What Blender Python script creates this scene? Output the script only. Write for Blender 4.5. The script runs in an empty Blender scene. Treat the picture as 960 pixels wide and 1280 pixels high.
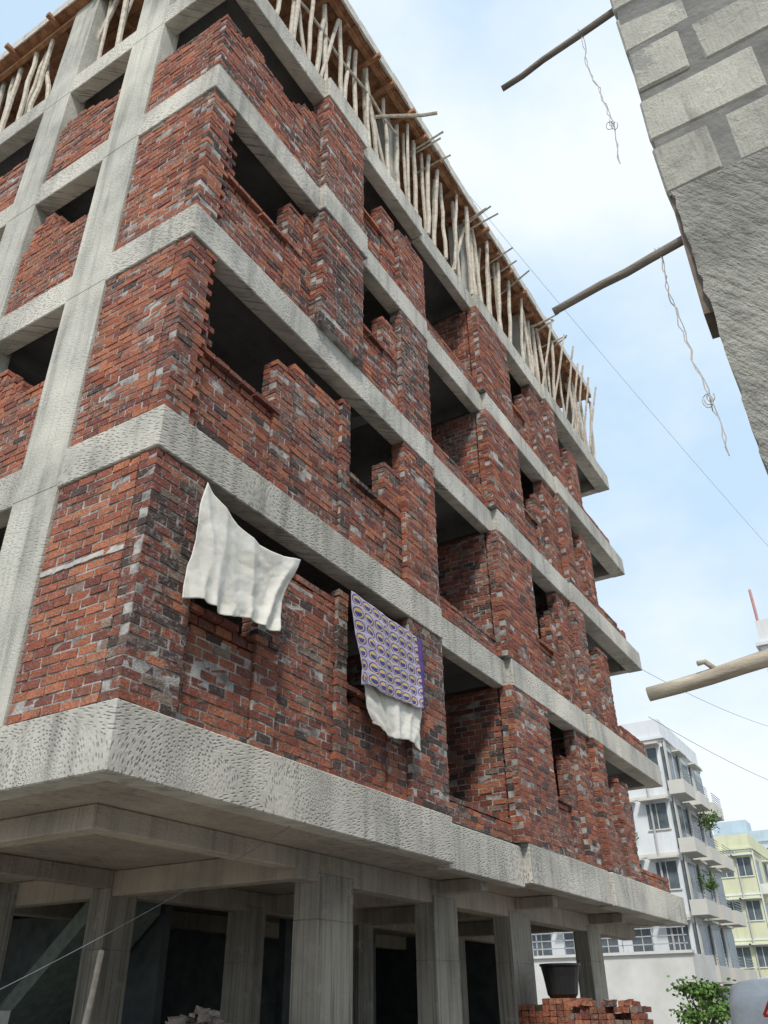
import bpy, math, random
from mathutils import Matrix, Vector, noise as mnoise
random.seed(7)
R=random.random
def U(a,b): return a+(b-a)*random.random()
scene=bpy.context.scene
# ---------------------------------------------------------------- camera
M = Matrix.Rotation(math.radians(31.2-90),3,'Z') @ Matrix.Rotation(math.radians(90+31.1),3,'X') @ Matrix.Rotation(math.radians(-0.7),3,'Z')
cd=bpy.data.cameras.new('camera'); cam=bpy.data.objects.new('camera',cd); scene.collection.objects.link(cam)
cam.matrix_world=Matrix.Translation((0,0,1.6)) @ M.to_4x4()
cd.sensor_fit='VERTICAL'; cd.sensor_height=36; cd.lens=36*1030/1280; cd.clip_end=2000; cd.clip_start=0.05
scene.camera=cam
# ---------------------------------------------------------------- node helpers
def mat(name):
    m=bpy.data.materials.new(name); m.use_nodes=True
    nt=m.node_tree; b=nt.nodes['Principled BSDF']; b.inputs['Roughness'].default_value=0.9
    b.inputs['Specular IOR Level'].default_value=0.25
    return m,nt,b
class N:
    def __init__(s,nt): s.nt=nt
    def n(s,t,**k):
        nd=s.nt.nodes.new(t)
        for a,v in k.items(): setattr(nd,a,v)
        return nd
    def l(s,a,b): s.nt.links.new(a,b)
    def put(s,v,sock):
        if hasattr(v,'node'): s.l(v,sock)
        else: sock.default_value=v
    def math(s,op,a,b=0.0,c=None,clamp=False):
        nd=s.n('ShaderNodeMath',operation=op,use_clamp=clamp)
        s.put(a,nd.inputs[0]); s.put(b,nd.inputs[1])
        if c is not None: s.put(c,nd.inputs[2])
        return nd.outputs[0]
    def comb(s,x,y,z=0.0):
        nd=s.n('ShaderNodeCombineXYZ'); s.put(x,nd.inputs[0]); s.put(y,nd.inputs[1]); s.put(z,nd.inputs[2]); return nd.outputs[0]
    def pos(s): return s.n('ShaderNodeNewGeometry').outputs['Position']
    def sep(s,v):
        nd=s.n('ShaderNodeSeparateXYZ'); s.l(v,nd.inputs[0]); return nd.outputs
    def noise(s,v,scale,detail=4,rough=0.55,dim='3D'):
        nd=s.n('ShaderNodeTexNoise',noise_dimensions=dim); s.l(v,nd.inputs['Vector'])
        nd.inputs['Scale'].default_value=scale; nd.inputs['Detail'].default_value=detail; nd.inputs['Roughness'].default_value=rough
        return nd.outputs['Fac']
    def ramp(s,f,a,b):
        nd=s.n('ShaderNodeMapRange'); s.put(f,nd.inputs[0]); nd.inputs[1].default_value=a; nd.inputs[2].default_value=b
        return nd.outputs[0]
    def mix(s,f,a,b,mode='MIX'):
        nd=s.n('ShaderNodeMix',data_type='RGBA',blend_type=mode)
        s.put(f,nd.inputs[0]); s.put(a,nd.inputs[6]); s.put(b,nd.inputs[7]); return nd.outputs[2]
    def scale(s,v,x,y,z):
        nd=s.n('ShaderNodeVectorMath',operation='MULTIPLY'); s.l(v,nd.inputs[0]); nd.inputs[1].default_value=(x,y,z); return nd.outputs[0]
    def bump(s,h,strength,dist,bsdf):
        nd=s.n('ShaderNodeBump'); s.put(h,nd.inputs['Height']); nd.inputs['Strength'].default_value=strength; nd.inputs['Distance'].default_value=dist
        s.l(nd.outputs[0],bsdf.inputs['Normal'])
def C(r,g,b): return (r,g,b,1)
# ---- brick
def brick_mat():
    m,nt,b=mat('brick'); k=N(nt); p=k.pos()
    at=k.n('ShaderNodeAttribute',attribute_name='Col').outputs['Color']
    n1=k.noise(p,38,4,0.65); n2=k.noise(p,3.6,6,0.72); n3=k.noise(p,20,6,0.7); n4=k.noise(p,0.9,4,.55); n5=k.noise(k.scale(p,3.5,3.5,.5),1.0,5,.65)
    c=k.mix(k.ramp(n1,0.3,0.75),k.mix(1.0,at,C(.58,.54,.54),'MULTIPLY'),at)
    c=k.mix(k.math('MULTIPLY',k.ramp(n5,0.48,0.68),0.55),c,C(.12,.078,.064))
    c=k.mix(k.math('MULTIPLY',k.ramp(k.math('ADD',k.math('MULTIPLY',n2,.7),k.math('MULTIPLY',n4,.3)),0.52,0.62),0.65),c,C(.075,.062,.058))
    c=k.mix(k.math('MULTIPLY',k.ramp(k.math('ADD',k.math('MULTIPLY',n3,.72),k.math('MULTIPLY',n4,.28)),0.535,0.62),0.6),c,C(.37,.33,.295))
    k.l(c,b.inputs['Base Color']); k.bump(k.math('ADD',n1,n3),0.9,0.025,b); return m
def mortar_mat():
    m,nt,b=mat('mortar'); k=N(nt); p=k.pos(); n=k.noise(p,5,6,.65); n2=k.noise(p,50,3,.6)
    c=k.mix(k.ramp(n,.38,.62),C(.15,.14,.135),C(.46,.44,.41)); k.l(c,b.inputs['Base Color']); k.bump(n2,.7,.02,b); return m
def concrete_mat(name,base,hack=1.0,dirt=0.5,streak=0.0):
    m,nt,b=mat(name); k=N(nt); p=k.pos(); s=k.sep(p)
    u=k.math('ADD',s[0],s[1]); v=s[2]
    uv=k.comb(u,v,0.0)
    n1=k.noise(p,1.7,6,.65); n2=k.noise(p,30,4,.6); n4=k.noise(p,.55,3,.5)
    st=k.noise(k.scale(p,6,6,.35),1.0,5,.6)
    c=k.mix(k.ramp(n1,.3,.7),C(base[0]*.66,base[1]*.66,base[2]*.66),C(*base))
    c=k.mix(k.math('MULTIPLY',k.ramp(st,.50,.70),dirt),c,C(base[0]*.3,base[1]*.31,base[2]*.31))
    c=k.mix(k.math('MULTIPLY',k.ramp(n4,.47,.68),.6),c,C(min(1,base[0]*1.4),min(1,base[1]*1.38),min(1,base[2]*1.34)))
    h=n2
    if streak>0:
        s2=k.noise(k.scale(p,22,22,.5),1.0,4,.6); s3=k.noise(p,4,6,.7)
        c=k.mix(k.math('MULTIPLY',k.ramp(s2,.5,.66),streak),c,C(base[0]*.25,base[1]*.25,base[2]*.25))
        c=k.mix(k.math('MULTIPLY',k.ramp(s3,.58,.64),streak*.8),c,C(base[0]*1.2,base[1]*1.2,base[2]*1.15))
        h=k.math('ADD',n2,k.math('ADD',s2,s3))
    if hack>0:
        vo=k.n('ShaderNodeTexVoronoi',voronoi_dimensions='2D'); k.l(uv,vo.inputs['Vector']); vo.inputs['Scale'].default_value=0.85
        d=k.n('ShaderNodeVectorMath',operation='SUBTRACT'); k.l(uv,d.inputs[0])
        k.l(vo.outputs['Position'],d.inputs[1])
        ds=k.sep(d.outputs[0])
        r=k.math('SQRT',k.math('ADD',k.math('MULTIPLY',ds[0],ds[0]),k.math('MULTIPLY',ds[1],ds[1])))
        th=k.math('ARCTAN2',ds[1],ds[0])
        fan=k.comb(k.math('MULTIPLY',r,26.0),k.math('MULTIPLY',th,7.5))
        nn=k.math('MULTIPLY',k.noise(p,1.3,2,.5),5.0)
        strt=k.comb(k.math('ADD',k.math('MULTIPLY',u,8.0),k.math('ADD',k.math('MULTIPLY',v,8.0),nn)),k.math('SUBTRACT',k.math('MULTIPLY',v,29.0),k.math('MULTIPLY',u,9.0)))
        def dash(vec,lo,hi):
            w=k.n('ShaderNodeTexVoronoi',voronoi_dimensions='2D'); k.l(vec,w.inputs['Vector']); w.inputs['Scale'].default_value=1.0; w.inputs['Randomness'].default_value=.75
            return k.ramp(w.outputs['Distance'],hi,lo)
        zone=k.math('GREATER_THAN',k.sep(vo.outputs['Color'])[0],0.5)
        msk=k.math('ADD',k.math('MULTIPLY',dash(fan,.12,.34),zone),k.math('MULTIPLY',dash(strt,.12,.34),k.math('SUBTRACT',1.0,zone)))
        gap=k.ramp(k.noise(p,1.9,4,.65),.38,.60)
        msk=k.math('MULTIPLY',msk,k.math('MULTIPLY',k.math('ADD',.2,k.math('MULTIPLY',gap,.8)),hack))
        c=k.mix(k.math('MULTIPLY',msk,.64),c,C(base[0]*.34,base[1]*.35,base[2]*.36))
        h=k.math('SUBTRACT',k.math('MULTIPLY',n2,.4),k.math('MULTIPLY',msk,.7))
    k.l(c,b.inputs['Base Color']); k.bump(h,.6,.03,b); return m
def simple(name,c1,c2,sc=8,rough=.85,bump=.3,bscale=60,stretch=None,metal=0):
    m,nt,b=mat(name); k=N(nt); p=k.pos()
    if stretch: p=k.scale(p,*stretch)
    n=k.noise(p,sc,5,.6); k.l(k.mix(k.ramp(n,.3,.7),C(*c1),C(*c2)),b.inputs['Base Color'])
    b.inputs['Roughness'].default_value=rough; b.inputs['Metallic'].default_value=metal
    if bump: k.bump(k.noise(p,bscale,3,.6),bump,.01,b)
    return m
BR=brick_mat(); MO=mortar_mat()
CB=concrete_mat('hacked_concrete',(.54,.515,.46),1.0,.6)
CP=concrete_mat('plain_concrete',(.40,.36,.31),0,.5,.25)
CPD=concrete_mat('shaded_slab_concrete',(.20,.21,.21),0,.4)  # interior shade put into the colour: darkened concrete for the upper floor slabs
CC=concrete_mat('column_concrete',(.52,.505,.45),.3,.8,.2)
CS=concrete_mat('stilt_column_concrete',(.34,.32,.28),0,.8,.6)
WD=simple('shuttering_timber',(.20,.09,.05),(.46,.24,.13),6,.8,.4,40)
BP=simple('pole_timber',(.38,.33,.27),(.66,.60,.51),10,.8,.3,50)
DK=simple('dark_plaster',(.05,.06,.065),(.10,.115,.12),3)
# ---------------------------------------------------------------- mesh builder
class MB:
    def __init__(s): s.v=[]; s.f=[]; s.c=[]
    def box(s,x0,x1,y0,y1,z0,z1,col=(1,1,1),j=0.0):
        i=len(s.v)
        for x,y,z in ((x0,y0,z0),(x1,y0,z0),(x1,y1,z0),(x0,y1,z0),(x0,y0,z1),(x1,y0,z1),(x1,y1,z1),(x0,y1,z1)):
            s.v.append((x+U(-j,j),y+U(-j,j),z+U(-j,j)) if j else (x,y,z))
        for q in ((0,3,2,1),(4,5,6,7),(0,1,5,4),(1,2,6,5),(2,3,7,6),(3,0,4,7)):
            s.f.append(tuple(i+a for a in q)); s.c.append(col)
    def quad(s,a,b,c,d,col=(1,1,1)):
        i=len(s.v); s.v+= [a,b,c,d]; s.f.append((i,i+1,i+2,i+3)); s.c.append(col)
    def prism(s,pts,off,col=(1,1,1)):
        i=len(s.v); n=len(pts); off=Vector(off)
        s.v+=[tuple(p) for p in pts]+[tuple(Vector(p)+off) for p in pts]
        s.f.append(tuple(range(i,i+n))); s.c.append(col)
        s.f.append(tuple(range(i+2*n-1,i+n-1,-1))); s.c.append(col)
        for a in range(n):
            b=(a+1)%n; s.f.append((i+a,i+n+a,i+n+b,i+b)); s.c.append(col)
    def tube(s,pts,r,seg=7,col=(1,1,1),r2=None):
        pts=[Vector(p) for p in pts]; n=len(pts); base=len(s.v)
        for a,p in enumerate(pts):
            t=(pts[min(a+1,n-1)]-pts[max(a-1,0)]).normalized()
            up=Vector((0,0,1)) if abs(t.z)<.9 else Vector((1,0,0))
            e1=t.cross(up).normalized(); e2=t.cross(e1)
            rr=r if r2 is None else r+(r2-r)*a/(n-1)
            for q in range(seg):
                an=2*math.pi*q/seg; w=p+e1*math.cos(an)*rr+e2*math.sin(an)*rr; s.v.append(tuple(w))
        for a in range(n-1):
            for q in range(seg):
                q2=(q+1)%seg
                s.f.append((base+a*seg+q,base+a*seg+q2,base+(a+1)*seg+q2,base+(a+1)*seg+q)); s.c.append(col)
        s.f.append(tuple(base+q for q in range(seg-1,-1,-1))); s.c.append(col)
        s.f.append(tuple(base+(n-1)*seg+q for q in range(seg))); s.c.append(col)
    def obj(s,name,m,parent=None,smooth=False):
        me=bpy.data.meshes.new(name); me.from_pydata(s.v,[],s.f); me.update()
        a=me.attributes.new('Col','FLOAT_COLOR','FACE')
        buf=[]
        for c in s.c: buf+= [c[0],c[1],c[2],1.0]
        a.data.foreach_set('color',buf)
        me.materials.append(m)
        if smooth: me.polygons.foreach_set('use_smooth',[True]*len(me.polygons))
        o=bpy.data.objects.new(name,me); scene.collection.objects.link(o)
        if parent: o.parent=parent
        return o
def empty(name):
    e=bpy.data.objects.new(name,None); scene.collection.objects.link(e); return e
def crooked(p,q,w=.02,n=5):
    p=Vector(p); q=Vector(q); out=[]
    for i in range(n+1):
        t=i/n; v=p.lerp(q,t)
        if 0<i<n: v+=Vector((U(-w,w),U(-w,w),U(-w,w)))
        out.append(v)
    return out
# ---------------------------------------------------------------- brick walls
BK=MB(); CO=MB()
PITCH=.0945; BH=.0755; BL=.230
PAL=[(.50,.195,.108),(.41,.138,.083),(.27,.092,.068),(.11,.078,.07),(.32,.235,.185)]
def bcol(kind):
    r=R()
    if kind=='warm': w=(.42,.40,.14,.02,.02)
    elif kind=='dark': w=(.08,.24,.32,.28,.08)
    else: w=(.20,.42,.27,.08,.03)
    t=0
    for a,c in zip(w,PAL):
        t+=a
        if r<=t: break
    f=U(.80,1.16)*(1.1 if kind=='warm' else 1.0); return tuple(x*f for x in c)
def wall(ax,a0,a1,z0,z1,front,dep,kind='mid',rag=0.0,tooth=0):
    """ax 'x': runs along x with outer face y=front ; ax 'y': runs along y with outer face x=front"""
    lay=max(1,round(dep/.115)); ld=dep/lay; rag*=.5
    def bx(mb,u0,u1,d0,d1,zz0,zz1,col,j):
        if ax=='x': mb.box(u0,u1,d0,d1,zz0,zz1,col,j)
        else: mb.box(d0,d1,u0,u1,zz0,zz1,col,j)
    nc=max(1,int(round((z1-z0)/PITCH))); ph=(z1-z0)/nc
    for c in range(nc):
        zb=z0+c*ph+ .012
        off=(0 if c%2==0 else -.12)+U(-.02,.02)
        co=U(-.004,.004)
        for L in range(lay):
            u=a0+off-(.06 if L%2 else 0)
            e0=a0+U(-.005,.005); e1=a1+U(-.005,.005)
            if tooth and c%2: e1=a1-.06*(1 if tooth>0 else 0); e0=a0+(.06 if tooth<0 else 0)
            while u<e1-.02:
                bl=BL*U(.93,1.03)
                s0=max(u,e0); s1=min(u+bl,e1)
                u+=bl+U(.012,.024)
                if s1-s0<.03: continue
                if c>=nc-1 and rag and R()<rag: continue
                pj=U(-.005,.007)
                bx(BK,s0+U(0,.005),s1-U(0,.005),front+L*ld+(pj+co if L==0 else 0),front+(L+1)*ld-.004-(0 if L<lay-1 else pj),zb+U(-.002,.002),zb+BH*ph/PITCH+U(-.004,.004),bcol(kind),.0042)
    if z1-z0>.12: bx(CO,a0+.010,a1-.010-(.07 if tooth else 0),front+.0085,front+dep-.010,z0-.001,z1-.05-(.09 if rag else 0),(1,1,1),0)
T=[3.78,6.80,9.83,12.70,15.60]; BB=[3.20,6.30,9.33,12.20,15.10]
bld=empty('unfinished_brick_building')
X0=4.40; Y0=5.21; XE=21.7; YE=16.0
for i in range(4):
    z=T[i]; top=BB[i+1]; H=top-z
    f4=(i==3)
    # --- right (lane) facade, walls along x
    px=5.10 if i==0 else 4.85
    if not f4:
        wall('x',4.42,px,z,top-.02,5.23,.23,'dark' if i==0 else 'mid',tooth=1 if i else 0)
        wall('x',px,6.17,z,z+1.08,5.33,.23,'mid',.1)
        wall('x',6.17,6.55,z,z+U(1.85,2.0),5.30,.23,'mid',.3)
        wall('x',px-.005,px+.2,z+1.08,z+1.78,5.33,.23,'mid',.3,tooth=1)
    else:
        wall('x',4.42,6.3,z,z+1.3,5.23,.23,'mid',.35)
        wall('x',6.3,6.78,z,z+1.75,5.25,.23,'mid',.35)
        wall('x',4.9,5.3,z+1.3,z+1.55,5.24,.23,'mid',.5)
    if i<2:
        wall('x',6.55,7.61,z,z+2.18,5.33,.23,'mid',.25)
        wall('x',7.61,7.83,z,z+2.3,5.28,.23,'dark',.2)
        a=7.83
    else:
        if i==2: wall('x',6.55,6.78,z,z+2.1,5.31,.23,'mid',.2)
        wall('x',6.78,7.88,z,top-.02-(.0 if i==2 else 0),5.10,.34,'dark' if i==2 else 'mid')
        a=7.88
    sh=1.05 if not f4 else .95
    wall('x',a,8.78,z,z+sh,5.33,.23,'mid',.15)
    wall('x',8.78,9.25,z,z+U(1.75,1.95),5.30,.23,'mid',.3)
    wall('x',9.25,10.24,z,(top-.02) if not f4 else z+1.6,5.22,.23,'dark' if i in (0,2) else 'mid',.1 if f4 else 0)
    if not f4: wall('x',px+.0,6.5,z+1.085,z+1.16,5.27,.28,'mid',.1)
    wall('x',a,9.2,z+sh+.005,z+sh+.08,5.27,.28,'mid',.1)
    # balcony bay
    wall('x',10.26,12.54,z,z+.34,5.34,.23,'mid',.15)
    wall('y',5.47,8.0,z,top-.02,10.02,.23,'mid')
    wall('y',5.40,8.0,z,top-.02,12.56,.23,'mid')
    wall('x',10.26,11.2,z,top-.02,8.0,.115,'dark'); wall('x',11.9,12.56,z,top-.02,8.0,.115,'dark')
    wall('x',12.56,14.20,z,top-.02,5.15,.23,'mid')
    # bay 3
    wall('x',14.20,15.38,z,z+.98,5.36,.23,'mid',.15)
    wall('x',14.20,15.38,z+.985,z+1.06,5.30,.28,'mid',.1)
    wall('x',15.38,15.75,z,z+U(1.75,2.0),5.31,.23,'mid',.3)
    wall('x',15.75,16.45,z,top-.02,5.22,.23,'mid')
    wall('x',16.50,17.14,z,top-.02,5.10,.34,'mid')
    # bay 4
    wall('x',17.14,18.2,z,z+1.0,5.30,.23,'mid',.15)
    wall('x',18.2,18.95,z,z+U(1.8,2.1),5.22,.23,'mid',.3)
    wall('x',18.95,21.35,z,z+(.5 if i else .36),5.28,.23,'mid',.2)
    # --- left facade, walls along y
    if not f4:
        wall('y',5.462,6.62,z,top-.02,4.42,.23,'warm')
        sill=1.3
    else:
        wall('y',5.462,6.62,z,z+1.3,4.42,.23,'warm',.3); sill=1.35
    wall('y',7.38,8.80,z,z+sill,4.43,.23,'warm',.1)
    for q,hh in enumerate((.25,.42,.62,.5)):
        wall('y',7.9+q*.21,8.1+q*.21,z+sill,z+sill+hh*(1 if i<3 else .4),4.45,.23,'warm',.3)
    wall('y',9.55,12.0,z,z+sill-.1,4.43,.23,'warm',.1)
    wall('y',12.65,15.4,z,z+sill,4.43,.23,'warm',.1)
    # interior partitions
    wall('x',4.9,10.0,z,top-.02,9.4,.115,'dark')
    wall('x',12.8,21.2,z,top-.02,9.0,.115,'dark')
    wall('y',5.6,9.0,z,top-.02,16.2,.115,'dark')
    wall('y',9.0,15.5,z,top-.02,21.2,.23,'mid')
BK.obj('brickwork',BR,bld); CO.obj('mortar_core',MO,bld)
g=MB(); y=5.47
while y<6.6:
    w=U(.05,.14); g.box(4.414+U(-.004,.004),4.60,y,min(y+w+.01,6.62),5.24+U(-.012,.01),5.29+U(-.012,.012),(1,1,1),.004); y+=w
g.obj('thick_mortar_course',simple('pale_mortar',(.34,.32,.30),(.58,.56,.53),12),bld)
# ---------------------------------------------------------------- concrete frame
def subdiv_bevel(o,w=.012):
    md=o.modifiers.new('bevel','BEVEL'); md.width=w; md.segments=1; md.limit_method='ANGLE'
    return o
bd=MB()
for i in range(5):
    t=T[i]; b=BB[i]
    bd.box(X0,10.26,Y0,Y0+.25,b,t)
    bd.box(10.26,12.72,Y0+.07,Y0+.27,b-.05,t-.05)
    bd.box(12.72,16.50,Y0-.05,Y0+.25,b,t)
    bd.box(16.50,XE,Y0-.12,Y0+.25,b-.02,t-.02)
    bd.box(X0,X0+.25,Y0+.25,YE,b,t)
    bd.box(XE-.25,XE,Y0+.25,YE,b-.01,t-.01)
    if i>=3: bd.box(6.76,7.98,Y0-.13,Y0,b-.03,t-.004)
subdiv_bevel(bd.obj('ring_beams',CB,bld))
sl=MB()
sl.box(X0+.25,XE-.25,Y0+.25,YE,3.215,3.77)
sl.obj('stilt_slab',CP,bld)
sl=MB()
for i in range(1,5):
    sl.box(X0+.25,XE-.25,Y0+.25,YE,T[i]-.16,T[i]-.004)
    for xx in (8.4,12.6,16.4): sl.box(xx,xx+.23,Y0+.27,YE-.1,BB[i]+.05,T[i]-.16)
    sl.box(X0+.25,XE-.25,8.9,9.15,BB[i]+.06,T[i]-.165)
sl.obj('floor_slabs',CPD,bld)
sb=MB()
sb.box(8.2,XE-.5,6.2,6.5,2.90,3.215)
sb.box(5.2,8.2,6.2,6.42,3.0,3.213)
sb.box(5.2,5.42,6.42,YE-.2,3.0,3.213)
for yy in (9.2,12.2):
    sb.box(8.45,XE-.5,yy,yy+.28,2.92,3.212); sb.box(5.42,8.2,yy,yy+.22,3.0,3.212)
for xx in (8.2,): sb.box(xx,xx+.25,6.5,YE-.2,2.90,3.211)
for xx in (11.65,14.4,18.1): sb.box(xx,xx+.25,6.5,9.2,2.94,3.211); sb.box(xx,xx+.2,Y0+.3,6.2,3.03,3.21)
subdiv_bevel(sb.obj('soffit_beams',CP,bld))
cl=MB()
def colm(x0,x1,y0,y1,z0,z1):
    cl.box(x0,x1,y0,y1,z0,z1)
for (a,b) in ((6.65,7.37),(8.85,9.52),(12.02,12.62)):
    for i in range(4): colm(4.394,4.72,a,b,T[i]-.02 if i==0 else T[i]-.5+.02,BB[i+1]+.02)
    colm(4.394,4.72,a,b,15.12,18.3)
for (a,b) in ((4.46,4.9),(9.4,9.8),(12.8,13.2),(16.5,16.9),(20.6,21.0)):
    colm(a,b,5.5,5.8,15.6,18.3)
for y in (9.2,12.4):
    for x in (8.4,12.6,16.4,20.6): colm(x,x+.3,y,y+.3,15.6,18.3)
subdiv_bevel(cl.obj('facade_columns',CC,bld))
cl=MB()
for (x,y,w,d) in ((8.62,6.2,.76,.34),(11.45,6.2,.74,.3),(14.1,6.2,.88,.3),(17.9,6.2,.78,.3),(8.15,9.2,.5,.35),(10.9,9.2,.5,.35),(14.1,9.2,.5,.35),(17.9,9.2,.5,.3),(7.0,9.9,.3,.3),(8.2,12.2,.5,.35),(11.0,12.2,.5,.35)):
    zz=0
    while zz<3.0:
        h=min(U(.9,1.3),3.0-zz); o_=U(-.004,.004)
        if 3.0-zz-h<.3: h=3.0-zz
        colm(x+o_,x+w+o_,y-.012+o_*.5,y+d,zz,zz+h); zz+=h
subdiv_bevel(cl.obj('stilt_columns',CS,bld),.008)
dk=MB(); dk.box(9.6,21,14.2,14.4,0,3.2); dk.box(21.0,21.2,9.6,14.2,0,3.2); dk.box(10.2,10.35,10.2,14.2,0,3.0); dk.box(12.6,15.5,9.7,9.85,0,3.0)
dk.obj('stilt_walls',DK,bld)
st=MB()
st.prism([(8.9,10.2,3.2),(8.9,12.8,1.0),(8.9,12.8,.7),(8.9,10.2,2.88)],(1.2,0,0))
st.obj('stair_flight',simple('stair_concrete',(.12,.15,.135),(.20,.24,.215)),bld)
# ---------------------------------------------------------------- roof slab + shuttering
rf=MB(); rf.box(4.30,21.3,5.06,YE,18.42,18.56); rf.obj('roof_slab',simple('fresh_concrete',(.5,.5,.47),(.68,.67,.63)),bld)
wd=MB()
x=4.25
while x<21.3:
    w=U(.22,.32); f=U(.6,1.3)
    wd.box(x,x+w-.01,5.06+U(-.03,.06),YE,18.38+U(-.005,.005),18.415,(f,f,f)); x+=w
for yy in (5.15,5.75,6.6,7.6,8.8,10,11.2,12.4,13.6,14.8): wd.box(4.22-U(0,.2),21.4,yy,yy+.09,18.28,18.375)
x=4.4
while x<21.3: wd.box(x,x+.08,5.06+U(-.15,.1),YE,18.18,18.275); x+=U(.6,.9)
wd.obj('shuttering_boards',WD,bld)
g=MB()
for k_ in range(26):
    xx=4.3+k_*.65; g.box(xx,xx+.62,5.00+U(-.01,.01),5.04,18.34,18.62+U(-.02,.02))
for k_ in range(16):
    yy=5.07+k_*.65; g.box(4.22,4.25+U(-.01,.002),yy,yy+.62,18.36,18.62+U(-.02,.02))
g.obj('edge_boards',simple('grey_board',(.40,.37,.32),(.66,.63,.58),5),bld)
pr=MB()
def prop(x,y,dx=.0,dy=0.,z0=15.6,z1=18.2,r=.044): pr.tube(crooked((x,y,z0),(x+dx,y+dy,z1+U(0,.08)),.02),r*U(.75,1.2),7)
x=4.7
while x<21.2:
    if R()<.85: prop(x,5.30+U(-.05,.1),U(-.25,.25),U(-.2,.05))
    if R()<.55: prop(x+.1,5.4,U(-1.0,1.0),U(-.15,.1))
    if R()<.6: prop(x+U(0,.3),6.2+U(-.2,.2),U(-.2,.2),U(-.2,.2))
    if R()<.4: prop(x+U(0,.3),7.4+U(-.2,.2),U(-.2,.2),U(-.2,.2))
    x+=U(.28,.5)
y=5.8
while y<15.5:
    prop(4.55+U(-.03,.1),y,U(-.1,.05),U(-.15,.15))
    if R()<.5: prop(4.6,y+.1,0,U(-.8,.8))
    if R()<.6: prop(5.6+U(-.2,.2),y,U(-.2,.2),U(-.2,.2))
    y+=U(.35,.7)
for (x,y) in ((17.0,4.75),(17.8,4.7),(18.7,4.65),(19.2,4.8),(19.6,4.7),(20.2,4.75),(20.6,4.7)):
    pr.tube(crooked((x,5.3,15.7),(x+U(-.3,.3),y,18.2),.02),.032,6)
for q in range(14):
    x=U(10,21.2); pr.tube([(x+U(-.3,.3),5.6,18.1),(x,4.6+U(-.1,.2),18.2+U(-.1,.15))],.024,5)
pr.tube(crooked((8.6,5.6,17.2),(9.4,4.3,17.35),.02),.04,6)
pr.tube(crooked((5.2,5.35,17.1),(9.5,5.3,17.5),.03,8),.03,6)
pr.obj('timber_props',BP,bld)
rb=MB()
for (x,y) in ((10.2,5.3),(13.3,5.35),(16.8,5.4),(20.4,5.4)):
    for a in (0,.1,.2):
        rb.tube([(x+a,y,18.5),(x+a+U(-.03,.03),y+U(-.03,.03),19.3+U(0,.4))],.008,5)
    rb.tube([(x-.03,y,18.9),(x+.23,y,18.9)],.006,4)
rb.obj('rebar_starters',simple('rust_steel',(.12,.08,.07),(.2,.14,.12)),bld)
# ---------------------------------------------------------------- cloths
def sheet(name,corners,fold,m,nu=30,nv=26,sag=0.0,parent=None,y0=5.16,seed=0.0,crump=.03):
    tl,tr,br,bl=[Vector((c[0],0,c[1])) for c in corners]
    me=bpy.data.meshes.new(name); vs=[];fs=[];uvs=[]
    for b in range(nv+1):
        for a in range(nu+1):
            s=a/nu;t=b/nv
            p=tl.lerp(tr,s).lerp(bl.lerp(br,s),t)
            wv=mnoise.noise(Vector((s*2.6+seed,t*1.1,seed)))
            p.z-= sag*math.sin(math.pi*s)*(1-t)+.035*t*mnoise.noise(Vector((s*4,seed,1)))*2
            ridg=mnoise.noise(Vector((s*4.5-t*1.6*(1-s)+t*.8*s+seed,t*.7,2.3)))
            ridg=1-abs(ridg)*2.0
            cr=mnoise.fractal(Vector((s*4+seed,t*3,4.1)),1.2,2.2,3)
            y=y0-.05-fold*(1.1*max(0,ridg)+.8*wv)*(.35+.65*t)-crump*abs(cr)
            p.x+=.05*mnoise.noise(Vector((seed,t*2.5,s*2)))
            vs.append((p.x,y,p.z)); uvs.append((s,t))
    for b in range(nv):
        for a in range(nu):
            i=b*(nu+1)+a; fs.append((i,i+1,i+nu+2,i+nu+1))
    me.from_pydata(vs,[],fs); ul=me.uv_layers.new(name='UVMap')
    for l in me.loops: ul.data[l.index].uv=uvs[l.vertex_index]
    me.polygons.foreach_set('use_smooth',[True]*len(me.polygons)); me.materials.append(m)
    o=bpy.data.objects.new(name,me); scene.collection.objects.link(o)
    md=o.modifiers.new('t','SOLIDIFY'); md.thickness=.004
    if parent:o.parent=parent
    return o
wt=simple('white_tarp',(.56,.54,.47),(.76,.74,.69),3,.55,.5,16)
sheet('white_tarpaulin',[(4.98,6.14),(6.55,5.96),(6.20,4.96),(4.88,4.82)],.06,wt,nu=90,nv=70,sag=.20,seed=3.7,crump=.022)
m,nt,b=mat('patterned_cloth'); k=N(nt)
uvn=k.n('ShaderNodeUVMap').outputs[0]; s=k.sep(uvn)
fu=k.math('FRACT',k.math('MULTIPLY',s[0],8.0)); fv=k.math('FRACT',k.math('MULTIPLY',s[1],7.0))
du=k.math('ABSOLUTE',k.math('SUBTRACT',fu,.5)); dv=k.math('ABSOLUTE',k.math('SUBTRACT',fv,.5))
rr=k.math('SQRT',k.math('ADD',k.math('MULTIPLY',du,du),k.math('MULTIPLY',dv,dv)))
c=k.mix(k.math('LESS_THAN',rr,.46),C(.40,.37,.48),C(.11,.09,.26))
c=k.mix(k.math('LESS_THAN',rr,.36),c,C(.58,.42,.18))
c=k.mix(k.math('MULTIPLY',k.math('LESS_THAN',rr,.28),k.math('GREATER_THAN',fv,.42)),c,C(.06,.07,.24))
c=k.mix(k.math('GREATER_THAN',fv,.90),c,C(.50,.48,.56))
c=k.mix(k.math('GREATER_THAN',s[0],.94),c,C(.10,.06,.22))
k.l(c,b.inputs['Base Color'])
sheet('patterned_cloth',[(7.62,6.0),(9.36,5.96),(9.38,4.98),(7.86,4.86)],.05,m,nu=70,nv=60,sag=.02,seed=9.1,crump=.015)
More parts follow.
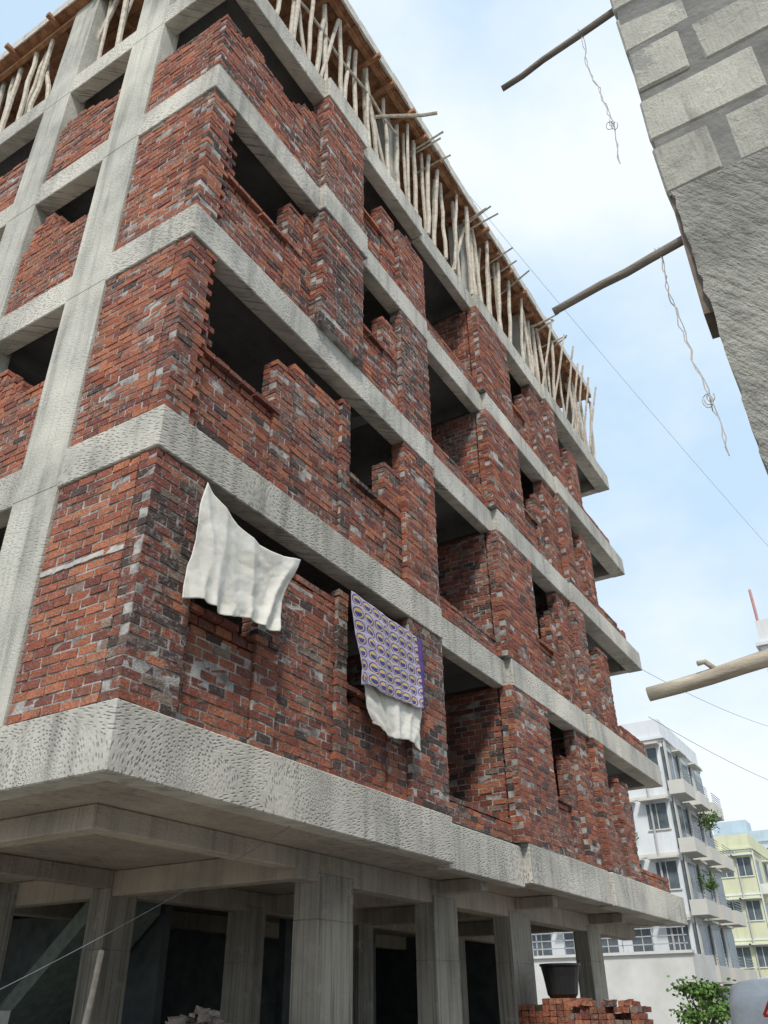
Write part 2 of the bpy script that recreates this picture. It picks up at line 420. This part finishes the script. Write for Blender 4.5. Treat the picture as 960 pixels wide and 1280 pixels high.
sheet('white_sack_cloth',[(7.95,4.98),(9.35,5.0),(9.25,4.40),(8.1,4.48)],.05,wt,nu=60,nv=40,sag=.02,y0=5.2,seed=5.5,crump=.015)
# ---------------------------------------------------------------- neighbouring block wall
nb=empty('neighbouring_block_building')
m,nt,b=mat('block_masonry'); k=N(nt); p=k.pos(); at=k.n('ShaderNodeAttribute',attribute_name='Col').outputs['Color']
s=k.sep(p); n=k.noise(p,3,5,.65); n2=k.noise(k.scale(p,4,60,9),1.0,3,.6); n3=k.noise(p,2.3,6,.68); n6=k.noise(p,60,4,.7); n7=k.noise(k.scale(p,7,7,.8),1.0,5,.65)
c=k.mix(k.ramp(n,.3,.7),C(.33,.32,.28),C(.48,.46,.40)); c=k.mix(1.0,c,at,'MULTIPLY')
c=k.mix(k.math('MULTIPLY',k.ramp(n2,.45,.65),.25),c,C(.24,.23,.20))
c=k.mix(k.math('MULTIPLY',k.ramp(n3,.56,.60),.7),c,C(.235,.23,.215))
c=k.mix(k.math('MULTIPLY',k.ramp(n7,.55,.68),.5),c,C(.13,.125,.115))
c=k.mix(k.math('MULTIPLY',k.ramp(n6,.5,.7),.35),c,C(.2,.195,.18))
k.l(c,b.inputs['Base Color']); k.bump(k.math('ADD',k.math('MULTIPLY',k.ramp(n3,.5,.6),.8),k.math('ADD',n2,n6)),.7,.012,b); aac=m
g=MB(); NX=3.0; NY=.18
z=4.98; row=0
while z<9.4:
    y=NY
    first=.62 if row%2 else .32
    while y>-6:
        w=first if y==NY else .74
        f=U(.85,1.12); g.box(NX+U(-.006,.002),NX+.2,y-w+.045,y,z+.028,z+.375,(f,f,f),.01); y-=w+.03
    z+=.41; row+=1
subdiv_bevel(g.obj('blocks',aac,nb),.012)
g=MB(); g.box(NX+.008,9,-6,NY-.012,4.99,9.35)
g.obj('block_mortar',simple('grey_mortar',(.12,.117,.11),(.23,.225,.21),5,.95,.9,30),nb)
m,nt,b=mat('raked_render'); k=N(nt); p=k.pos(); s=k.sep(p)
dg=k.comb(k.math('ADD',k.math('MULTIPLY',s[1],9.),k.math('MULTIPLY',s[2],-6.)),k.math('ADD',k.math('MULTIPLY',s[1],1.5),k.math('MULTIPLY',s[2],2.)))
n=k.noise(dg,2.6,5,.65); n2=k.noise(p,2.5,5,.6)
c=k.mix(k.ramp(n2,.35,.65),C(.25,.245,.22),C(.43,.415,.36)); c=k.mix(k.math('MULTIPLY',k.ramp(n,.50,.66),.6),c,C(.17,.165,.145))
k.l(c,b.inputs['Base Color']); k.bump(k.math('ADD',n,k.math('MULTIPLY',k.noise(p,40,4,.6),.4)),1.,.06,b)
vs=[];fs=[]; zz=4.985
while zz>2.3:
    ed=NY-.03-.045*(4.98-zz)/1.7+U(-.009,.009)
    vs+= [(NX-.015,-6,zz),(NX-.015+U(-.003,.003),ed,zz),(9,ed,zz),(9,-6,zz)]; zz-=U(.03,.09)
n_=len(vs)//4
for a in range(n_-1):
    for q in range(4):
        q2=(q+1)%4; fs.append((a*4+q,a*4+q2,a*4+4+q2,a*4+4+q))
fs.append((0,3,2,1)); fs.append(tuple((n_-1)*4+q for q in range(4)))
me=bpy.data.meshes.new('rendered_beam'); me.from_pydata(vs,[],fs); me.materials.append(m); o=bpy.data.objects.new('rendered_beam',me); scene.collection.objects.link(o); o.parent=nb
g=MB(); g.box(NX+.03,9,-6,NY-.12,0,2.3); g.obj('lower_wall',simple('lower_render',(.25,.24,.22),(.36,.35,.32)),nb)
g=MB(); g.box(NX+.01,NX+.2,NY-.06,NY-.012,4.2,4.96,(1,1,1),.006); g.obj('timber_edge_strip',simple('old_timber',(.10,.075,.06),(.2,.16,.13)),nb)
pt=simple('weathered_pole_timber',(.13,.11,.095),(.30,.26,.22),6,.85,.6,60,(6,1,6))
def pole(p,q,r,r2,m=None):
    g=MB(); g.tube(crooked(p,q,.006,8),r,10,(1,1,1),r2); return g.obj('scaffold_pole',m or pt,None,True)
pole((3.07,-.2,6.86),(3.07,.94,6.62),.024,.019)
pole((3.07,-.2,4.80),(3.07,.84,4.62),.025,.020)
g=MB(); g.tube(crooked((3.05,-.2,2.70),(3.05,.71,2.59),.005,8),.034,10,(1,1,1),.026); g.tube([(3.05,.45,2.63),(3.03,.485,2.665),(3.02,.51,2.66)],.010,6)
g.obj('scaffold_pole',simple('pale_pole_timber',(.3,.25,.19),(.55,.48,.38),6,.8,.5,60,(6,1,6)),None,True)
rp=simple('jute_string',(.38,.36,.34),(.55,.52,.5))
def string(pts,name='hanging_string'):
    g=MB()
    for o_ in (0,.014):
        pp=[]
        for a in range(len(pts)-1):
            p=Vector(pts[a]);q=Vector(pts[a+1])
            for t in range(6): pp.append(p.lerp(q,t/6)+Vector((U(-.008,.008)+o_,U(-.012,.012),0)))
        pp.append(Vector(pts[-1])); g.tube(pp,.0028,5)
    c=Vector(pts[-2])
    for q in range(3):
        o2=Vector((0,U(-.012,.012),U(-.02,.02))); a0=U(0,3); rx=U(.012,.022); rz=U(.02,.035)
        g.tube([c+o2+Vector((U(-.004,.004),rx*math.cos(a0+i*.6),rz*math.sin(a0+i*.6))) for i in range(10)],.0026,5)
    g.obj(name,rp)
string([(3.07,.40,6.78),(3.07,.40,6.40),(3.07,.37,6.1),(3.07,.35,5.78),(3.07,.36,5.45)])
string([(3.07,.29,4.76),(3.07,.29,4.45),(3.07,.27,4.15),(3.07,.24,3.80),(3.07,.225,3.5)])
# ---------------------------------------------------------------- background buildings
glass=simple('window_glass',(.07,.09,.10),(.16,.19,.21),2,.25,0)
def apartment(name,x0,x1,y0,y1,h,wallc,trimc,floors,nwx,nwy,balc=True):
    e=empty(name)
    w=MB(); w.box(x0,x1,y0,y1,0,h); w.box(x0-.15,x1+.15,y0-.15,y1+.15,h,h+.12); 
    for (a,b_,c_,d_) in ((x0,x1,y0,y0+.12),(x0,x0+.12,y0+.12,y1)): w.box(a,b_,c_,d_,h+.12,h+.95)
    w.box(x0+2.5,x0+5,y0+4,y0+7,h+.12,h+2.4)
    m,nt,b=mat(name+'_paint'); k=N(nt); p=k.pos(); n=k.noise(p,.8,5,.6); st=k.noise(k.scale(p,3,3,.25),1.0,5,.65)
    c=k.mix(k.ramp(n,.3,.7),C(*tuple(v*.84 for v in wallc)),C(*wallc)); c=k.mix(k.math('MULTIPLY',k.ramp(st,.52,.72),.35),c,C(*tuple(v*.5 for v in wallc)))
    k.l(c,b.inputs['Base Color']); w.obj('walls',m,e)
    t=MB(); gl=MB(); fh=h/floors
    for f in range(floors):
        zb=f*fh
        t.box(x0-.04,x1,y0-.04,y1+.02,zb+fh-.14,zb+fh-.02)
        for a in range(nwy):
            yc=y0+(a+.5)*(y1-y0)/nwy
            gl.box(x0-.012,x0+.1,yc-.45,yc+.45,zb+1.0,zb+2.1)
            t.box(x0-.45,x0,yc-.65,yc+.65,zb+2.2,zb+2.28); t.box(x0-.06,x0,yc-.52,yc+.52,zb+.93,zb+.99)
            t.box(x0-.03,x0-.013,yc-.02,yc+.02,zb+1.0,zb+2.1)
        for a in range(nwx):
            xc=x0+(a+.5)*(x1-x0)/nwx
            if balc and a%2==0 and f>0:
                gl.box(xc-.8,xc+.8,y0-.012,y0+.1,zb+.1,zb+2.1)
                t.box(xc-1.0,xc+1.0,y0-.7,y0,zb-.1,zb+.04)
                t.box(xc-1.0,xc+1.0,y0-.7,y0-.64,zb+.04,zb+.5); t.box(xc-1.0,xc-.94,y0-.64,y0,zb+.04,zb+.5)
                for r_ in range(4): gl.box(xc-1.0,xc+1.0,y0-.69,y0-.66,zb+.58+r_*.12,zb+.6+r_*.12)
            else:
                gl.box(xc-.5,xc+.5,y0-.012,y0+.1,zb+1.0,zb+2.1)
                t.box(xc-.7,xc+.7,y0-.4,y0,zb+2.2,zb+2.28)
    for c_ in (.0,.33,.66): t.box(x0+(x1-x0)*c_,x0+(x1-x0)*c_+.3,y0-.1,y0-.041,0,h)
    t.obj('trim',simple(name+'_trim',tuple(v*.9 for v in trimc),trimc,.8,.8,0),e); gl.obj('windows',glass,e)
    p=MB(); p.tube([(x0-.08,y0+1.0,0),(x0-.08,y0+1.0,h)],.05,6); p.tube([(x0-.08,y1-1.5,0),(x0-.08,y1-1.5,h)],.05,6)
    p.obj('drain_pipes',simple('grey_pipe',(.4,.4,.4),(.5,.5,.5)),e)
    return e
apartment('white_apartment_building',40,47.5,9.1,23,12.4,(.74,.76,.78),(.62,.60,.55),5,5,9)
apartment('yellow_apartment_building',62,76,9.7,18,10.4,(.68,.68,.47),(.70,.72,.66),4,5,7)
apartment('blue_apartment_building',84,100,9.4,20,14.0,(.50,.60,.66),(.72,.74,.75),5,4,6)
apartment('white_corner_building',30,42,-8,2.85,12.3,(.76,.77,.78),(.80,.80,.80),4,3,4)
g=MB(); g.tube([(30.1,2.75,13.2),(30.1,2.75,14.5)],.05,6); g.obj('roof_pipe',simple('pink_pipe',(.5,.25,.22),(.6,.33,.3)))
e=empty('compound_wall')
g=MB(); g.box(36,36.2,8.6,22,0,3.3); g.box(36,39.5,8.5,8.6,0,3.3); g.box(35.9,36.3,8.45,22,3.3,3.4)
g.obj('wall',simple('compound_paint',(.55,.55,.53),(.72,.72,.70),.8),e)
g=MB()
for a in range(3): g.box(36.08,36.12,8.6,22,3.62+a*.28,3.66+a*.28)
y=8.7
while y<22: g.box(36.08,36.12,y,y+.04,3.4,4.2); y+=1.2
g.obj('railing',simple('rail_paint',(.35,.36,.38),(.45,.46,.48)),e)
# ---------------------------------------------------------------- ground
m,nt,b=mat('ground'); k=N(nt); p=k.pos()
n=k.noise(p,.6,6,.6); n2=k.noise(p,12,5,.6)
k.l(k.mix(k.ramp(n,.35,.65),C(.22,.19,.15),C(.33,.30,.25)),b.inputs['Base Color']); k.bump(n2,.8,.05,b)
g=MB(); g.quad((-400,-400,0),(900,-400,0),(900,900,0),(-400,900,0)); g.obj('ground',m)
g=MB(); g.quad((-30,.6,.004),(300,.6,.004),(300,4.6,.004),(-30,4.6,.004)); g.obj('lane',simple('lane_concrete',(.25,.245,.23),(.36,.35,.33),.8,.95,.5,20))
# ---------------------------------------------------------------- site clutter
BK=MB()
for L_ in range(20):
    for a in range(9):
        for d in range(3):
            if L_>17 and R()<.35: continue
            BK.box(13.4+d*.24,13.62+d*.24,4.05+a*.118+.0,4.155+a*.118,L_*.08,L_*.08+.074,bcol('warm'),.006)
for q in range(14):
    x=U(13.4,13.9);y=U(4.1,5.0); BK.box(x,x+.22,y,y+.1,1.6,1.67,bcol('warm'),.02)
BK.obj('brick_stack',BR)
prof=[(0,.0),(.20,.0),(.24,.05),(.28,.30),(.31,.44),(.33,.45),(.33,.48),(.29,.47),(.26,.30),(.2,.08),(0,.08)]
sg=20; vs=[];fs=[]
for (r_,h_) in prof:
    for q in range(sg): vs.append((14.5+r_*math.cos(q*2*math.pi/sg),5.55+r_*math.sin(q*2*math.pi/sg),1.72+h_))
for a in range(len(prof)-1):
    for q in range(sg): fs.append((a*sg+q,a*sg+(q+1)%sg,(a+1)*sg+(q+1)%sg,(a+1)*sg+q))
me=bpy.data.meshes.new('black_water_tub'); me.from_pydata(vs,[],fs); me.materials.append(simple('black_plastic',(.015,.015,.017),(.03,.03,.03),2,.4,0)); o=bpy.data.objects.new('black_water_tub',me); scene.collection.objects.link(o)
BK=MB()
for L_ in range(21):
    for a in range(9):
        for d in range(3):
            if a>4 and L_>19: continue
            BK.box(14.15+d*.24,14.37+d*.24,5.2+a*.118,5.305+a*.118,L_*.082,L_*.082+.076,bcol('warm'),.006)
BK.obj('brick_stack',BR)
def heap(name,cx,cy,rx,ry,h,m,n=900,s=.09):
    g=MB()
    for q in range(n):
        a=U(0,6.283); r_=math.sqrt(R()); x=cx+rx*r_*math.cos(a); y=cy+ry*r_*math.sin(a); z=h*(1-r_**1.6)*U(.75,1.02)
        w=s*U(.4,1.4); f=U(.6,1.2); g.box(x-w,x+w,y-w*.6,y+w*.6,z-w*.5,z+w*.5,(f,f,f),w*.35)
    return g.obj(name,m)
heap('rubble_heap',7.6,6.9,1.5,1.1,1.62,simple('rubble',(.16,.12,.10),(.36,.31,.28),9),1700,.055)
g=MB()
for L_ in range(8):
    for a in range(4):
        if L_==7 and a>1: continue
        g.box(6.1+a*.42,6.5+a*.42,9.1+U(-.02,.02),9.3,L_*.205,L_*.205+.195,(1,1,1),.006)
g.obj('concrete_block_stack',simple('block_grey',(.42,.42,.42),(.55,.55,.55)))
g=MB(); g.tube(crooked((6.15,7.2,.1),(6.75,7.6,2.15),.01),.03,8); g.tube([(6.1,7.15,.1),(6.0,7.1,0)],.05,8,r2=.02); g.obj('wooden_handle_tool',BP)
def covered_vehicle():
    e=empty('covered_vehicle')
    prof=[(0,.25),(0,1.25),(.15,1.68),(.5,1.88),(1.6,1.95),(3.0,1.92),(3.7,1.75),(4.0,1.1),(4.05,.25)]
    nv=24; vs=[];fs=[]
    pr2=[]
    for a in range(len(prof)-1):
        for t in range(6): pr2.append((prof[a][0]+(prof[a+1][0]-prof[a][0])*t/6,prof[a][1]+(prof[a+1][1]-prof[a][1])*t/6))
    pr2.append(prof[-1])
    for (x,z) in pr2:
        for q in range(nv+1):
            s=q/nv
            w=1-abs(2*s-1)**8
            zz=.25+(z-.25)*(.0 if q in(0,nv) else (.90+.10*w))
            nn=mnoise.fractal(Vector((x*1.5,s*4,z*2)),1.0,2.0,4)*.05
            xx=12.9+x+nn+(.12*(abs(2*s-1)**6))*(1 if x<2 else -1)
            vs.append((xx,.80+1.95*min(1,max(0,(s-.04)/.92))+nn,zz+nn*.5))
    n=nv+1
    for a in range(len(pr2)-1):
        for q in range(nv): fs.append((a*n+q,a*n+q+1,(a+1)*n+q+1,(a+1)*n+q))
    me=bpy.data.meshes.new('cover'); me.from_pydata(vs,[],fs); me.polygons.foreach_set('use_smooth',[True]*len(me.polygons))
    me.materials.append(simple('white_cover',(.66,.68,.70),(.80,.81,.82),6,.6,.6,14)); o=bpy.data.objects.new('cover',me); scene.collection.objects.link(o); o.parent=e
    g=MB()
    for (x,y) in ((13.6,1.0),(13.6,2.5),(16.2,1.0),(16.2,2.5)):
        g.tube([(x,y-.1,.32),(x,y+.1,.32)],.32,18)
    g.obj('tyres',simple('rubber',(.02,.02,.02),(.04,.04,.04)),e)
    g=MB(); P=[Vector((12.82,2.28,1.48)),Vector((12.82,1.98,1.48)),Vector((12.84,2.13,1.72))]
    for a in range(3): 
        g.tube([P[a],P[(a+1)%3]],.018,4)
    g.obj('red_triangle',simple('red_mark',(.6,.06,.05),(.65,.08,.06)),e)
covered_vehicle()
# ---------------------------------------------------------------- plants
def leaf_mat(name,c1,c2):
    m,nt,b=mat(name); k=N(nt); at=k.n('ShaderNodeAttribute',attribute_name='Col').outputs['Color']
    k.l(k.mix(1.0,at,C(*c2),'MULTIPLY'),b.inputs['Base Color']); b.inputs['Roughness'].default_value=.6; return m
LM=leaf_mat('leaves',(.04,.08,.02),(.09,.17,.045))
def plant(name,c,rad,h,n):
    e=empty(name); g=MB(); s=MB()
    s.tube(crooked((c[0],c[1],c[2]),(c[0],c[1],c[2]+h*.6),.03),rad*.06,6,r2=rad*.03)
    cl_=[]
    for q in range(14):
        a=U(0,6.28); r_=rad*U(.2,.9); zz=c[2]+h*U(.35,1.0); pp=Vector((c[0]+r_*math.cos(a),c[1]+r_*math.sin(a),zz)); cl_.append(pp)
        s.tube([(c[0],c[1],c[2]+h*U(.2,.5)),pp],rad*.02,5)
    for q in range(n):
        o_=random.choice(cl_); v=Vector((random.gauss(0,1),random.gauss(0,1),random.gauss(0,.7)))*rad*.2
        p=o_+v; d=Vector((U(-1,1),U(-1,1),U(-1,.4))).normalized()*rad*.16; w=d.cross(Vector((U(-1,1),U(-1,1),U(-1,1)))).normalized()*rad*.06
        f=U(.5,1.5); g.quad(tuple(p),tuple(p+d*.5+w),tuple(p+d),tuple(p+d*.5-w),(f,f*U(.9,1.1),f*.8))
    s.obj('stems',simple(name+'_bark',(.08,.06,.04),(.15,.11,.08)),e); g.obj('foliage',LM,e)
plant('shrub',(25.0,5.9,0),.75,2.1,1500)
plant('potted_plant',(41.5,8.5,5.6),.5,1.0,500)
plant('potted_plant',(43.5,8.4,8.4),.6,1.1,500)
plant('potted_plant',(40.0,11.5,7.6),.5,.9,500)
# ---------------------------------------------------------------- wires
wm=simple('cable',(.12,.13,.15),(.2,.21,.23))
def wire(p,q,sag,r=.006):
    p=Vector(p);q=Vector(q); pts=[]
    for a in range(25):
        t=a/24; v=p.lerp(q,t); v.z-=sag*4*t*(1-t); pts.append(v)
    g=MB(); g.tube(pts,r,5); g.obj('overhead_cable',wm)
wire((12.5,5.0,18.6),(48,-4,9.5),1.0,.004)
wire((20,5.0,9.0),(45,1,12.5),.8,.006)
wire((21.5,5.1,8.0),(60,0,12),1.2,.007)
wire((8.1,5.18,3.9),(3.2,6.2,1.2),.15,.003)
# ---------------------------------------------------------------- light + sky
sun_dir=Vector((-.78,-.46,0)).normalized(); el=math.radians(50)
sd=bpy.data.lights.new('sun','SUN'); sd.energy=3.2; sd.angle=math.radians(9.0); sd.color=(1,.95,.87)
so=bpy.data.objects.new('sun',sd); scene.collection.objects.link(so)
dv=Vector((sun_dir.x*math.cos(el),sun_dir.y*math.cos(el),math.sin(el)))
so.rotation_euler=dv.to_track_quat('Z','Y').to_euler()
w=bpy.data.worlds.new('World'); scene.world=w; w.use_nodes=True; nt=w.node_tree; k=N(nt)
bg=nt.nodes['Background']
sk=k.n('ShaderNodeTexSky',sky_type='NISHITA'); sk.sun_disc=False; sk.sun_elevation=el; sk.sun_rotation=math.atan2(sun_dir.x,sun_dir.y); sk.dust_density=2.0
g_=k.n('ShaderNodeTexCoord').outputs['Generated']
n=k.noise(k.scale(g_,1,1,1.7),2.0,8,.55); n2=k.noise(k.scale(g_,1.0,1.0,1.5),1.0,3,.5)
f=k.math('ADD',k.math('MULTIPLY',n,.6),k.math('MULTIPLY',n2,.4))
base=k.mix(.84,sk.outputs[0],C(5.6,7.4,9.1))
c=k.mix(k.math('MULTIPLY',k.ramp(f,.43,.60),.85),base,C(8.3,8.7,9.1)); k.l(c,bg.inputs[0]); bg.inputs[1].default_value=.122
scene.view_settings.view_transform='Standard'; scene.view_settings.look='None'; scene.view_settings.exposure=0
